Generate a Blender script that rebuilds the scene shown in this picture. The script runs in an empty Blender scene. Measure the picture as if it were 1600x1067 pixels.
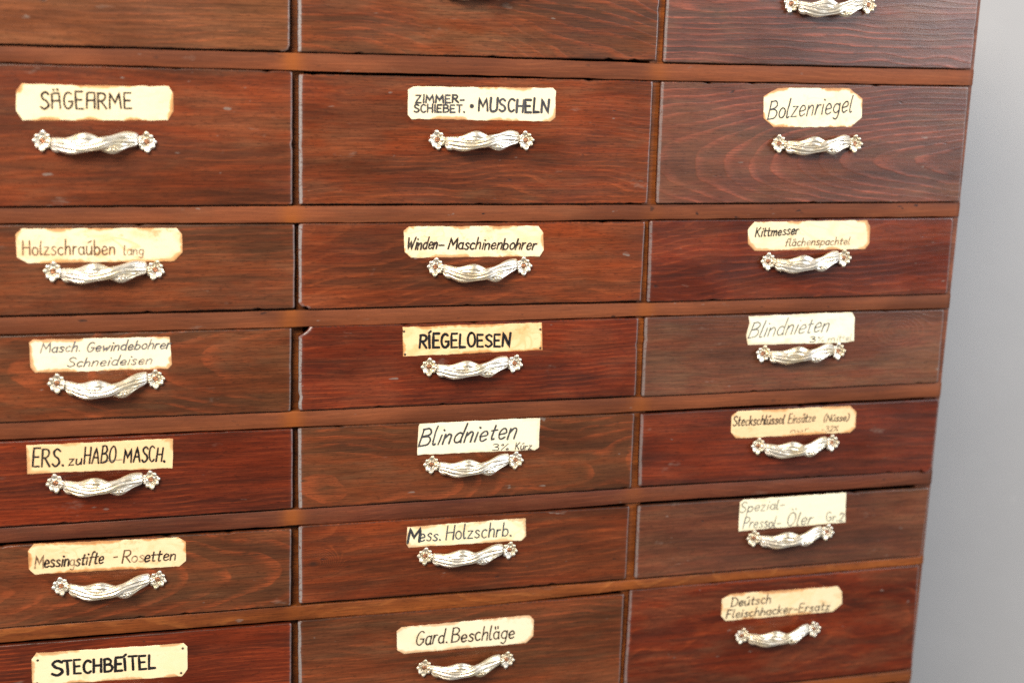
import bpy, math, random
from mathutils import Matrix, Vector

scene = bpy.context.scene
COL = scene.collection
R = random.Random(7)

# ------------------------------------------------------------------ camera
CAM_POS=(0.0,-1.24941,1.550)
CAM_ROT= [[0.96182, 0.029029, -0.27214], [-0.271651, 0.222238, -0.936385], [0.033298, 0.97456, 0.221638]]
cam_data = bpy.data.cameras.new("camera")
cam = bpy.data.objects.new("camera", cam_data)
COL.objects.link(cam)
m4 = Matrix([[*CAM_ROT[i], CAM_POS[i]] for i in range(3)] + [[0, 0, 0, 1]])
cam.matrix_world = m4
cam_data.sensor_width = 36.0
cam_data.lens = 50.0
cam_data.clip_start = 0.05
cam_data.clip_end = 60.0
cam_data.dof.use_dof = True
FOCUS = Vector((0.36, 0.0, 1.36))
fwd = -Vector([r[2] for r in CAM_ROT])
cam_data.dof.focus_distance = (FOCUS - Vector(CAM_POS)).dot(fwd)
cam_data.dof.aperture_fstop = 2.5
scene.camera = cam

# ------------------------------------------------------------------ light
world = bpy.data.worlds.new("World")
scene.world = world
world.use_nodes = True
bg = world.node_tree.nodes["Background"]
bg.inputs[0].default_value = (1.0, 0.955, 0.90, 1)
bg.inputs[1].default_value = 0.19


def area(name, loc, target, size, size_y, power, color):
    d = bpy.data.lights.new(name, 'AREA')
    d.shape = 'RECTANGLE'
    d.size, d.size_y, d.energy, d.color = size, size_y, power, color
    o = bpy.data.objects.new(name, d)
    COL.objects.link(o)
    o.location = loc
    o.rotation_euler = (Vector(target) - Vector(loc)).to_track_quat('-Z', 'Y').to_euler()
    return o


area("window_light", (2.75, -1.65, 2.25), (0.8, 0, 1.62), 1.8, 1.5, 98, (0.85, 0.92, 1.0))
area("room_light", (-0.9, -1.8, 2.75), (0.2, 0, 1.15), 1.25, 0.9, 118, (1.0, 0.89, 0.75))
area("side_window_light", (-3.4, -0.9, 1.7), (0.2, 0, 1.3), 1.2, 1.6, 34, (0.95, 0.95, 1.0))

scene.view_settings.view_transform = 'Standard'
scene.view_settings.look = 'None'
scene.view_settings.exposure = 0.0
scene.view_settings.gamma = 1.0
scene.view_settings.use_curve_mapping = False
scene.render.engine = 'CYCLES'
scene.cycles.max_bounces = 6
scene.cycles.use_denoising = False

MM = 0.001

# ------------------------------------------------------------------ measured positions on the cabinet front (mm; x right, z up)
DRAWERS={
  (0, 1) : [[-169.8, 1633.0], [156.0, 1633.6], [156.0, 1515.6], [-169.8, 1515.0]] ,
  (0, 2) : [[163.1, 1636.0], [492.8, 1633.7], [492.8, 1515.7], [163.1, 1515.0]] ,
  (0, 3) : [[499.8, 1632.4], [824.7, 1633.5], [824.7, 1515.5], [499.8, 1514.4]] ,
  (1, 1) : [[-167.6, 1499.9], [158.2, 1498.7], [158.1, 1383.3], [-167.6, 1382.2]] ,
  (1, 2) : [[163.9, 1496.6], [490.7, 1497.3], [491.4, 1383.5], [164.0, 1383.6]] ,
  (1, 3) : [[499.0, 1496.9], [824.0, 1498.7], [826.6, 1384.4], [500.7, 1383.4]] ,
  (2, 1) : [[-165.7, 1367.2], [160.1, 1366.2], [160.1, 1290.5], [-165.7, 1289.4]] ,
  (2, 2) : [[163.7, 1366.6], [490.3, 1366.5], [490.5, 1290.1], [163.7, 1289.3]] ,
  (2, 3) : [[495.1, 1367.4], [822.1, 1368.4], [823.7, 1290.2], [497.1, 1288.7]] ,
  (3, 1) : [[-168.6, 1272.3], [157.2, 1272.5], [156.2, 1195.4], [-168.6, 1196.4]] ,
  (3, 2) : [[163.7, 1273.5], [488.8, 1273.5], [490.1, 1196.3], [163.7, 1195.4]] ,
  (3, 3) : [[495.7, 1274.0], [822.2, 1274.0], [823.9, 1196.7], [496.6, 1195.0]] ,
  (4, 1) : [[-167.6, 1179.1], [158.2, 1178.7], [158.1, 1102.5], [-167.6, 1101.0]] ,
  (4, 2) : [[163.1, 1179.1], [489.9, 1178.5], [490.7, 1102.5], [163.7, 1101.6]] ,
  (4, 3) : [[496.9, 1177.6], [827.4, 1179.0], [827.1, 1101.4], [498.8, 1103.3]] ,
  (5, 1) : [[-168.8, 1084.2], [157.0, 1082.6], [156.2, 1006.6], [-168.8, 1007.1]] ,
  (5, 2) : [[163.7, 1084.7], [489.9, 1083.2], [490.5, 1006.9], [164.0, 1007.8]] ,
  (5, 3) : [[499.2, 1083.3], [826.9, 1082.3], [825.7, 1006.5], [499.8, 1006.2]] ,
  (6, 1) : [[-168.9, 990.3], [156.9, 989.1], [155.9, 869.3], [-168.9, 870.5]] ,
  (6, 2) : [[163.1, 990.5], [489.5, 990.5], [489.7, 870.7], [164.1, 870.7]] ,
  (6, 3) : [[495.7, 994.1], [823.8, 996.1], [828.6, 876.3], [494.7, 874.3]] ,
  (7, 1) : [[-168.9, 851.5], [155.9, 850.3], [154.9, 725.3], [-168.9, 726.5]] ,
  (7, 2) : [[164.1, 851.7], [489.7, 851.7], [488.7, 726.7], [164.1, 726.7]] ,
  (7, 3) : [[494.7, 855.3], [828.6, 857.3], [827.6, 732.3], [494.7, 730.3]] ,
}
RAILS=[
   [(-78.8, 1513.6, 1500.6), (159.8, 1514.4, 1499.2), (321.5, 1514.6, 1498.7), (497.3, 1513.2, 1497.8), (825.2, 1514.7, 1499.5)] ,
   [(-84.6, 1381.1, 1368.2), (159.7, 1382.2, 1366.9), (325.3, 1382.2, 1367.3), (493.6, 1382.3, 1368.0), (827.7, 1383.3, 1369.3)] ,
   [(-88.7, 1288.0, 1273.2), (159.7, 1288.2, 1273.0), (328.0, 1288.5, 1273.6), (492.6, 1287.8, 1274.7), (827.5, 1289.4, 1274.9)] ,
   [(-92.7, 1195.5, 1180.4), (159.6, 1194.7, 1179.6), (330.7, 1194.7, 1178.4), (494.6, 1194.1, 1179.9), (830.0, 1196.1, 1181.0)] ,
   [(-96.9, 1099.8, 1086.2), (159.6, 1100.6, 1085.0), (333.4, 1100.6, 1084.1), (496.6, 1101.1, 1086.1), (829.4, 1100.9, 1086.1)] ,
   [(-101.0, 1005.9, 992.5), (159.5, 1005.0, 990.8), (336.2, 1003.9, 989.8), (497.2, 1004.3, 994.0), (830.1, 1005.4, 996.5)] ,
# rail7 (873.2, 861.9)
]
CARDS={
  (1, 1) :dict(outline= [[-67.8, 1477.8], [-63.2, 1483.7], [-8.5, 1483.3], [54.0, 1483.9], [57.6, 1478.2], [57.7, 1463.2], [53.0, 1455.5], [-63.5, 1454.3], [-68.5, 1461.4]] ,
   text=[('S@GE^RME', [-49.1, 1463.9], [23.4, 1465.1], 13.29, 1.38, 0, 'dark', 0.05),
    ],tacks= [] ),
  (1, 2) :dict(outline= [[259.7, 1484.8], [264.7, 1488.0], [393.2, 1489.1], [396.3, 1486.4], [396.9, 1462.7], [392.3, 1458.9], [263.2, 1459.6], [259.8, 1463.3]] ,
   text=[('ZIMMER-', [266.5, 1474.0], [310.7, 1474.7], 6.69, 1.67, 0, 'grey', 0.1),
    ('SCHIEBET.', [265.6, 1465.5], [311.3, 1466.2], 6.49, 1.67, 0, 'grey', 0.1),
    ('*', [318.0, 1471.9], [320.3, 1471.9], 3.93, 2.95, 0, 'grey', 0),
    ('MUSCHELN', [324.5, 1467.4], [389.8, 1466.9], 11.6, 2.06, 0, 'grey', 0.1),
    ],tacks= [] ),
  (1, 3) :dict(outline= [[603.2, 1485.4], [617.4, 1493.3], [692.4, 1494.6], [707.8, 1485.0], [708.6, 1467.0], [698.5, 1457.9], [615.4, 1456.2], [604.6, 1465.2]] ,
   text=[('Bolzenriegel', [608.5, 1463.9], [696.4, 1472.3], 17.1, 1.08, 0.12, 'grey', 0.05),
    ],tacks= [] ),
  (2, 1) :dict(outline= [[-73.2, 1359.0], [-68.5, 1364.0], [58.2, 1363.7], [63.0, 1358.3], [63.0, 1342.6], [56.3, 1334.7], [-64.8, 1334.6], [-73.1, 1340.0]] ,
   text=[('Holzschra~uben', [-68.1, 1341.8], [6.4, 1341.4], 12.08, 0.97, 0.02, 'brown', 0.35),
    ('lang', [14.2, 1340.8], [30.1, 1341.1], 8.22, 0.97, 0, 'brown', 0.6),
    ],tacks= [] ),
  (2, 2) :dict(outline= [[257.9, 1359.7], [262.6, 1363.5], [384.6, 1363.4], [389.7, 1357.1], [390.7, 1340.3], [386.8, 1334.7], [264.7, 1334.9], [258.9, 1340.3]] ,
   text=[('Winden', [260.9, 1342.8], [288.4, 1343.0], 10.68, 1.22, 0.2, 'dark', 0.15),
    ('-', [290.5, 1343.0], [295.2, 1342.9], 10.33, 1.24, 0.1, 'dark', 0.1),
    ('Maschinenbohrer', [299.4, 1342.7], [382.2, 1341.3], 10.33, 1.24, 0.2, 'dark', 0.15),
    ],tacks= [] ),
  (2, 3) :dict(outline= [[596.5, 1358.2], [603.0, 1365.6], [724.6, 1366.4], [728.5, 1360.6], [729.6, 1343.6], [725.2, 1337.8], [604.7, 1337.2], [597.8, 1344.0]] ,
   text=[('Kittmesser', [604.7, 1351.0], [649.9, 1353.5], 8.89, 1.35, 0.12, 'black', 0.05),
    ('flächenspachtel', [637.4, 1341.8], [707.0, 1342.6], 7.47, 0.89, 0.15, 'brown', 0.5),
    ],tacks= [] ),
  (3, 1) :dict(outline= [[-66.2, 1266.0], [-63.1, 1268.4], [50.6, 1267.9], [52.3, 1243.2], [49.1, 1239.1], [-62.2, 1239.3], [-65.9, 1244.5]] ,
   text=[('Masch.', [-57.2, 1256.9], [-25.2, 1257.4], 8.07, 1.1, 0.3, 'pencil', 0.2),
    ('Gewindebohrer', [-19.6, 1256.6], [50.4, 1257.6], 8.43, 1.1, 0.3, 'pencil', 0.2),
    ('Schneideisen', [-36.0, 1243.7], [34.4, 1244.0], 8.07, 1.01, 0.35, 'pencil', 0.35),
    ],tacks= [] ),
  (3, 2) :dict(outline= [[258.5, 1270.8], [391.6, 1271.8], [393.4, 1245.1], [259.1, 1243.2]] ,
   text=[('RÍEGELOESEN', [274.6, 1251.0], [360.5, 1250.1], 12.29, 2.26, 0, 'black', 0.05),
    ],tacks= [[259.7, 1266.9], [390.3, 1265.3], [391.0, 1247.2], [261.0, 1245.3]] ),
  (3, 3) :dict(outline= [[603.8, 1272.3], [701.2, 1273.7], [716.9, 1273.5], [720.3, 1268.9], [721.7, 1244.4], [713.9, 1242.8], [605.1, 1243.4], [602.7, 1253.3], [605.3, 1265.6]] ,
   text=[('Blindnieten', [604.6, 1250.4], [690.7, 1255.1], 15.72, 0.88, 0.32, 'pencil', 0.2),
    ('3', [672.6, 1244.5], [678.2, 1244.6], 5.58, 1.35, 0, 'dark', 0.1),
    ('%', [681.4, 1244.7], [687.4, 1244.7], 4.95, 0.72, 0, 'pencil', 0.55),
    ('m', [692.6, 1244.6], [699.7, 1244.6], 6.3, 0.9, 0.2, 'pencil', 0.4),
    ('ittel', [702.4, 1244.5], [718.1, 1245.0], 6.42, 0.73, 0.1, 'pencil', 0.62),
    ],tacks= [] ),
  (4, 1) :dict(outline= [[-72.1, 1174.9], [51.9, 1175.1], [51.0, 1147.5], [-72.3, 1149.2]] ,
   text=[('ERS.', [-67.6, 1155.4], [-42.1, 1155.1], 16.05, 1.4, 0.08, 'black', 0.12),
    ('zu', [-37.7, 1155.0], [-27.0, 1155.7], 9.5, 1.43, 0.15, 'black', 0.1),
    ('HABO', [-24.6, 1156.0], [1.4, 1155.4], 14.69, 1.45, 0.12, 'black', 0.2),
    ('-', [-9.2, 1154.7], [7.2, 1155.1], 7.73, 2.51, 0.1, 'pencil', 0.68),
    ('-', [-23.3, 1155.2], [-9.2, 1154.8], 3.8, 1.52, 0.1, 'pencil', 0.7),
    ('MASCH.', [8.9, 1155.4], [44.1, 1154.2], 13.49, 1.52, 0.1, 'black', 0.15),
    ],tacks= [] ),
  (4, 2) :dict(outline= [[276.2, 1178.2], [393.6, 1178.6], [393.3, 1149.5], [389.5, 1146.9], [274.3, 1148.1], [275.0, 1175.7]] ,
   text=[('Blindnieten', [275.3, 1156.7], [368.7, 1159.6], 17.1, 1.44, 0.3, 'grey', 0.05),
    ('3%', [347.2, 1148.7], [362.6, 1148.3], 6.23, 1.19, 0.1, 'grey', 0.05),
    ('K~urz', [369.7, 1148.2], [385.6, 1148.0], 6.6, 1.01, 0.15, 'grey', 0.1),
    ],tacks= [] ),
  (4, 3) :dict(outline= [[593.2, 1171.8], [599.7, 1176.0], [724.3, 1176.4], [731.6, 1169.1], [732.0, 1153.8], [726.5, 1147.9], [599.2, 1148.1], [593.5, 1154.4]] ,
   text=[('Steckschl~ussel', [595.1, 1161.3], [650.5, 1161.2], 9.83, 1.08, 0.12, 'dark', 0.32),
    ('Einsätze', [655.6, 1160.8], [685.0, 1162.1], 9.35, 1.02, 0.12, 'dark', 0.5),
    ('(N~usse)', [695.3, 1161.1], [723.4, 1160.8], 7.32, 1.02, 0.15, 'dark', 0.3),
    ('nur', [659.1, 1151.0], [678.9, 1152.1], 4.47, 0.71, 0.1, 'brown', 0.45),
    ('-32%', [693.6, 1150.3], [712.0, 1150.5], 5.37, 0.93, 0.15, 'brown', 0.3),
    ],tacks= [] ),
  (5, 1) :dict(outline= [[-74.6, 1078.2], [-69.5, 1084.1], [54.7, 1081.5], [61.3, 1076.9], [61.2, 1058.5], [54.7, 1053.6], [-69.7, 1055.7], [-74.6, 1061.4]] ,
   text=[('M', [-69.4, 1061.5], [-62.4, 1061.5], 11.34, 1.26, 0.12, 'brown', 0.5),
    ('essin', [-61.4, 1061.7], [-41.0, 1062.0], 11.34, 1.26, 0.12, 'dark', 0.3),
    ('g', [-39.9, 1061.7], [-36.0, 1061.8], 10.5, 1.05, 0.12, 'brown', 0.7),
    ('stifte', [-34.8, 1061.5], [-11.7, 1062.1], 11.52, 1.28, 0.2, 'dark', 0.35),
    ('-', [-2.7, 1063.1], [0.4, 1063.1], 10.67, 1.07, 0.1, 'brown', 0.3),
    ('R', [5.2, 1061.1], [12.0, 1061.2], 11.38, 1.08, 0.15, 'brown', 0.25),
    ('os', [13.0, 1061.1], [23.7, 1061.1], 10.67, 1.07, 0.15, 'brown', 0.7),
    ('etten', [24.2, 1060.7], [51.5, 1060.3], 10.67, 1.17, 0.15, 'dark', 0.25),
    ],tacks= [] ),
  (5, 2) :dict(outline= [[266.2, 1077.0], [382.7, 1078.3], [383.9, 1059.9], [379.5, 1055.6], [267.6, 1056.5], [265.1, 1060.2]] ,
   text=[('M', [266.3, 1061.3], [277.9, 1061.5], 14.44, 2.54, 0.15, 'grey', 0.1),
    ('ess.', [278.1, 1062.1], [298.4, 1061.9], 12.5, 1.1, 0.1, 'bluish', 0.1),
    ('Holzschrb.', [304.0, 1061.7], [368.7, 1061.4], 14.0, 1.1, 0.05, 'bluish', 0.1),
    ],tacks= [] ),
  (5, 3) :dict(outline= [[609.0, 1080.5], [613.7, 1082.6], [728.3, 1083.1], [730.2, 1050.7], [609.6, 1049.4]] ,
   text=[('Spezial-', [609.4, 1069.2], [658.3, 1070.6], 10.45, 0.86, 0.15, 'pencil', 0.45),
    ('Pressol-', [614.0, 1052.4], [655.5, 1050.6], 11.21, 0.95, 0.2, 'pencil', 0.4),
    ('Öler', [662.8, 1051.8], [690.9, 1051.2], 13.05, 0.97, 0.22, 'pencil', 0.3),
    ('Gr.2', [707.8, 1053.8], [727.5, 1052.4], 9.47, 0.97, 0.05, 'pencil', 0.4),
    ],tacks= [] ),
  (6, 1) :dict(outline= [[-75.7, 974.5], [-71.2, 980.5], [57.8, 978.0], [61.0, 974.6], [60.6, 952.2], [55.7, 945.4], [-71.9, 949.5], [-76.1, 952.7]] ,
   text=[('S', [-58.6, 957.5], [-49.6, 957.5], 13.87, 2.6, 0, 'black', 0.05),
    ('TECHBEÍTEL', [-48.6, 957.6], [31.5, 956.0], 12.78, 2.38, 0, 'black', 0.1),
    ],tacks= [[-70.5, 973.7], [56.7, 973.3], [54.8, 948.9], [-71.8, 951.5]] ),
  (6, 2) :dict(outline= [[257.6, 971.7], [262.4, 975.6], [390.8, 976.7], [395.2, 971.9], [395.4, 954.7], [388.1, 947.6], [264.9, 947.8], [258.2, 952.2]] ,
   text=[('Gard.', [276.0, 955.4], [307.5, 955.4], 15.17, 1.19, 0.15, 'dark', 0.05),
    ('Beschläge', [311.7, 955.3], [375.0, 954.4], 14.3, 1.21, 0.1, 'dark', 0.1),
    ],tacks= [] ),
  (6, 3) :dict(outline= [[596.7, 976.6], [607.1, 981.3], [728.1, 979.8], [733.5, 974.0], [735.3, 960.3], [725.3, 951.8], [602.0, 952.3], [597.0, 957.8]] ,
   text=[('De~utsch', [607.1, 967.5], [651.5, 967.8], 9.96, 1.02, 0.12, 'dark', 0.2),
    ('Fleischhacker-Ersatz', [602.3, 955.1], [720.2, 954.3], 9.09, 1.03, 0.15, 'dark', 0.28),
    ],tacks= [] ),
}
HANDLES={
  (1, 1) : ([-48.8, 1437.3], [35.1, 1437.1], 0.6) , #L 83.9 el 0.09
  (1, 2) : ([287.5, 1441.3], [369.5, 1441.6], -0.4) , #L 82.0 el 0.09
  (1, 3) : ([623.2, 1440.8], [704.2, 1441.5], 0.8) , #L 81.0 el 0.09
  (2, 1) : ([-44.4, 1327.1], [39.6, 1327.2], -0.0) , #L 84.0 el 0.18
  (2, 2) : ([288.3, 1326.0], [371.9, 1325.7], 4.7) , #L 83.6 el 0.18
  (2, 3) : ([621.0, 1326.5], [702.8, 1328.9], 2.2) , #L 81.8 el 0.18
  (3, 1) : ([-44.6, 1229.0], [37.8, 1230.0], 5.0) , #L 82.4 el 0.26
  (3, 2) : ([284.3, 1232.2], [366.5, 1232.8], 1.4) , #L 82.2 el 0.25
  (3, 3) : ([622.9, 1233.9], [705.4, 1234.0], -0.1) , #L 82.5 el 0.25
  (4, 1) : ([-49.2, 1138.8], [31.8, 1137.4], 1.7) , #L 81.0 el 0.33
  (4, 2) : ([288.6, 1137.3], [370.6, 1137.4], 2.3) , #L 82.0 el 0.33
  (4, 3) : ([625.1, 1138.3], [707.2, 1137.6], 2.3) , #L 82.1 el 0.33
  (5, 1) : ([-47.9, 1042.3], [35.6, 1042.1], 3.7) , #L 83.5 el 0.41
  (5, 2) : ([284.3, 1046.2], [367.7, 1046.2], 0.7) , #L 83.4 el 0.4
  (5, 3) : ([627.7, 1040.0], [710.4, 1041.0], 1.0) , #L 82.7 el 0.41
  (6, 2) : ([285.8, 930.5], [368.8, 931.2], 2.5) , #L 83.0 el 0.5
  (6, 3) : ([622.6, 933.1], [704.9, 933.3], 1.9) , #L 82.3 el 0.49
  (0, 3) : ([625.1, 1571.6], [705.9, 1573.2], 3.5) , #L 80.8 el -0.02
  (0, 2) : ([284.6, 1574.0], [365.0, 1576.0], 1.9) , #L 80.4 el -0.02
}

# ------------------------------------------------------------------ helpers
def mesh_obj(name, verts, faces, mat=None, parent=None, origin=(0, 0, 0), smooth=True, attrs=None):
    """verts in mm in world axes; origin (mm) becomes the object's own origin"""
    me = bpy.data.meshes.new(name)
    ox, oy, oz = origin
    me.from_pydata([((x - ox) * MM, (y - oy) * MM, (z - oz) * MM) for x, y, z in verts], [], faces)
    if smooth:
        me.polygons.foreach_set("use_smooth", [True] * len(me.polygons))
    for an, vals in (attrs or {}).items():
        a = me.color_attributes.new(an, 'FLOAT_COLOR', 'POINT')
        a.data.foreach_set("color", [c for v in vals for c in (*v, 1.0)])
    if mat:
        me.materials.append(mat)
    me.update()
    o = bpy.data.objects.new(name, me)
    COL.objects.link(o)
    if parent:
        o.parent = parent
    return o


def wob(n, amp, step=3, rnd=R):
    """smooth 1-D jitter"""
    k = n // step + 3
    c = [rnd.uniform(-amp, amp) for _ in range(k)]
    out = []
    for i in range(n):
        t = i / step
        j = int(t)
        f = t - j
        f = f * f * (3 - 2 * f)
        out.append(c[j] * (1 - f) + c[j + 1] * f + rnd.uniform(-amp, amp) * 0.25)
    return out


class NT:
    def __init__(self, name):
        self.m = bpy.data.materials.new(name)
        self.m.use_nodes = True
        self.t = self.m.node_tree
        self.b = self.t.nodes["Principled BSDF"]

    def n(self, typ, **kw):
        nd = self.t.nodes.new(typ)
        for k, v in kw.items():
            setattr(nd, k, v)
        return nd

    def put(self, sock, v):
        if hasattr(v, "is_output") or hasattr(v, "links"):
            self.t.links.new(v, sock)
        else:
            sock.default_value = v

    def math(self, op, a, b=0.0, c=0.0, clamp=False):
        nd = self.n("ShaderNodeMath", operation=op, use_clamp=clamp)
        for i, v in enumerate((a, b, c)):
            self.put(nd.inputs[i], v)
        return nd.outputs[0]

    def mix(self, f, a, b, blend='MIX'):
        nd = self.n("ShaderNodeMix", data_type='RGBA', blend_type=blend)
        nd.clamp_factor = True
        self.put(nd.inputs[0], f)
        for i, v in ((6, a), (7, b)):
            self.put(nd.inputs[i], (*v, 1) if isinstance(v, tuple) and len(v) == 3 else v)
        return nd.outputs[2]

    def noise(self, vec, scale=1.0, detail=2.0, rough=0.5, dist=0.0):
        nd = self.n("ShaderNodeTexNoise")
        self.put(nd.inputs["Vector"], vec)
        nd.inputs["Scale"].default_value = scale
        nd.inputs["Detail"].default_value = detail
        nd.inputs["Roughness"].default_value = rough
        nd.inputs["Distortion"].default_value = dist
        return nd.outputs[0]

    def mapping(self, vec, scale, loc=(0, 0, 0), rot=(0, 0, 0)):
        nd = self.n("ShaderNodeMapping")
        self.put(nd.inputs[0], vec)
        nd.inputs[1].default_value = loc
        nd.inputs[2].default_value = rot
        nd.inputs[3].default_value = scale
        return nd.outputs[0]

    def step(self, v, lo, hi):
        nd = self.n("ShaderNodeMapRange", interpolation_type='SMOOTHSTEP')
        self.put(nd.inputs[0], v)
        nd.inputs[1].default_value = lo
        nd.inputs[2].default_value = hi
        return nd.outputs[0]

    def attr(self, name):
        nd = self.n("ShaderNodeVertexColor", layer_name=name)
        sp = self.n("ShaderNodeSeparateColor")
        self.t.links.new(nd.outputs[0], sp.inputs[0])
        return nd.outputs[0], sp.outputs[0], sp.outputs[1], sp.outputs[2]


# ------------------------------------------------------------------ wood
PAL = {
    'red':    ((.088, .0245, .0090), (.162, .0305, .0075), (.235, .0520, .0140)),
    'deep':   ((.068, .0140, .0060), (.134, .0190, .0050), (.212, .0370, .0095)),
    'brown':  ((.084, .0305, .0125), (.142, .0355, .0112), (.230, .0520, .0160)),
    'tan':    ((.104, .0405, .0170), (.152, .0480, .0175), (.225, .0660, .0240)),
    'olive':  ((.087, .0312, .0148), (.130, .0375, .0165), (.182, .0470, .0205)),
    'plum':   ((.076, .0305, .0185), (.124, .0370, .0200), (.228, .0600, .0330)),
    'rail':   ((.136, .0390, .0145), (.180, .0510, .0185), (.230, .0710, .0260)),
    'railred': ((.078, .0195, .0090), (.112, .0290, .0120), (.160, .0430, .0170)),
    'railorange': ((.140, .0360, .0080), (.225, .0620, .0130), (.310, .1020, .0240)),
    'divider': ((.150, .0400, .0070), (.240, .0660, .0100), (.310, .0980, .0190)),
}


def wood(name, pal, seed, zc=0.0, d0=0.06, tilt=0.0, sp=0.0045, lines=0.7, haze=0.3,
         rough=0.33, scuff=1.0, warp=1.0, knot=None, edge_tone=(.26, .235, .232), spec=0.38, thick=0.66, heart=1.0, fibre=1.0, pits=.19):
    """flat-sawn board cut out of a log: rings about an axis that lies d0 behind the face and leans by tilt"""
    T = NT(name)
    dark, mid, line = PAL[pal]
    obj = T.n("ShaderNodeTexCoord").outputs["Object"]
    off = (seed * 3.17 % 11, seed * 1.31 % 7, seed * 2.23 % 9)
    sep = T.n("ShaderNodeSeparateXYZ")
    T.put(sep.inputs[0], obj)
    x, z = sep.outputs[0], sep.outputs[2]
    w1 = T.noise(T.mapping(obj, (5, 5, 16), off), 1.0, 2.0)
    w2 = T.noise(T.mapping(obj, (7, 7, 9), (off[2], off[0], off[1])), 1.0, 2.0)
    w3 = T.noise(T.mapping(obj, (40, 40, 120), off), 1.0, 2.0)
    zz = T.math('ADD', T.math('SUBTRACT', z, zc), T.math('MULTIPLY', T.math('SUBTRACT', w1, .5), .030 * warp))
    dd = T.math('ADD', T.math('MULTIPLY_ADD', x, tilt, d0), T.math('MULTIPLY', T.math('SUBTRACT', w2, .5), .026 * warp))
    r = T.math('SQRT', T.math('ADD', T.math('MULTIPLY', zz, zz), T.math('MULTIPLY', dd, dd)))
    r = T.math('ADD', r, T.math('MULTIPLY', T.math('SUBTRACT', w3, .5), .0011))
    if knot:                                        # grain pushed aside round a knot
        kx, kz, kr = knot
        dx = T.math('DIVIDE', T.math('SUBTRACT', x, kx), 1.6)
        dz = T.math('SUBTRACT', z, kz)
        kd = T.math('SQRT', T.math('ADD', T.math('MULTIPLY', dx, dx), T.math('MULTIPLY', dz, dz)))
        kf = T.math('SUBTRACT', 1.0, T.step(kd, kr * .3, kr * 2.6))
        kd2 = T.math('ADD', kd, T.math('MULTIPLY', T.math('SUBTRACT', w3, .5), .0012))
        r = T.math('ADD', T.math('MULTIPLY', r, T.math('SUBTRACT', 1.0, kf)), T.math('MULTIPLY', kd2, kf))
    t = T.math('ADD', T.math('DIVIDE', r, sp), T.math('MULTIPLY', w2, 1.3))
    f = T.math('FRACT', t)
    ln = T.math('MULTIPLY', T.step(f, thick - .16, thick + .22), T.math('SUBTRACT', 1.0, T.step(f, .93, 1.0)))
    # streaks running with the board
    fine = T.noise(T.mapping(obj, (30, 40, 760), off), 1.0, 4.0, .65)
    midn = T.noise(T.mapping(obj, (5, 8, 95), off), 1.0, 4.0, .6)
    big = T.noise(T.mapping(obj, (7, 7, 15), (off[1], off[2], off[0])), 1.0, 3.0, .55)
    big2 = T.noise(T.mapping(obj, (10, 10, 22), (off[2], off[1], off[0])), 1.0, 3.0, .6)
    pore = T.noise(T.mapping(obj, (170, 240, 1150), off), 1.0, 2.0, .6)
    c = T.mix(T.step(T.math('ADD', T.math('MULTIPLY', midn, .55), T.math('MULTIPLY', big, .45)), .38, .60), dark, mid)
    lf = T.math('MULTIPLY', ln, T.math('MULTIPLY', T.step(big2, .28, .62), lines))
    brk = T.noise(T.mapping(obj, (45, 45, 170), (off[1], off[0], off[2])), 1.0, 2.0, .6)
    lf = T.math('MULTIPLY', lf, T.math('MULTIPLY', T.math('MULTIPLY_ADD', fine, 1.2, .35), T.step(brk, .30, .52)))
    c = T.mix(lf, c, line)
    hz = T.noise(T.mapping(obj, (16, 16, 60), (off[0], off[2], off[1])), 1.0, 4.0, .62)
    c = T.mix(T.math('MULTIPLY', T.step(T.math('ADD', T.math('MULTIPLY', big, .5), T.math('MULTIPLY', hz, .5)), .47, .60), haze * .8), c, (.118, .064, .033))
    z3 = T.noise(T.mapping(obj, (6, 8, 34), (off[1], off[0], off[2]), (0, .15, 0)), 1.0, 3.0, .6)
    c = T.mix(1.0, c, T.mix(T.step(z3, .34, .64), (.70, .66, .64), (1.16, 1.14, 1.10)), 'MULTIPLY')
    c = T.mix(.78 * fibre, c, T.mix(T.step(fine, .32, .68), (.64, .64, .66), (1.28, 1.24, 1.20)), 'MULTIPLY')
    c = T.mix(T.math('MULTIPLY', T.step(pore, .55, .68), .48 * fibre), c, tuple(v * .32 for v in dark))
    # dents, scratches and rubbed spots of a workshop's lifetime
    sc = T.noise(T.mapping(obj, (55, 55, 150), (off[2], off[0], off[1]), (0, .12, 0)), 1.0, 2.0, .5)
    c = T.mix(T.math('MULTIPLY', T.step(sc, .735, .79), .65 * scuff), c, (.20, .165, .14))
    c = T.mix(T.math('MULTIPLY', T.math('SUBTRACT', 1.0, T.step(sc, pits, pits + .06)), .8 * scuff), c, (.018, .010, .008))
    sb = T.noise(T.mapping(obj, (24, 24, 60), (off[0], off[1], off[2]), (0, -.2, 0)), 1.0, 4.0, .65)
    c = T.mix(T.math('MULTIPLY', T.step(sb, .66, .76), .30 * scuff), c, (.22, .165, .13))
    if knot:
        c = T.mix(T.math('MULTIPLY', heart, T.math('SUBTRACT', 1.0, T.step(kd2, kr * .15, kr * .45))), c, (.030, .012, .007))
    col, edge_pale, edge_shade, cl = T.attr("edge_tone")
    c = T.mix(T.math('MULTIPLY', cl, T.step(big2, .25, .6)), c, (.27, .072, .010))
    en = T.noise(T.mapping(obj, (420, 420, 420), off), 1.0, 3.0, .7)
    c = T.mix(T.math('MULTIPLY', edge_pale, T.step(en, .26, .52)), c, edge_tone)  # paler tint on the left and right drawer edges
    c = T.mix(T.math('MULTIPLY', edge_shade, T.step(en, .30, .62)), c, (.022, .014, .010))  # shadow line along top and bottom edges, put into the colour
    T.put(T.b.inputs["Base Color"], c)
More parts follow.
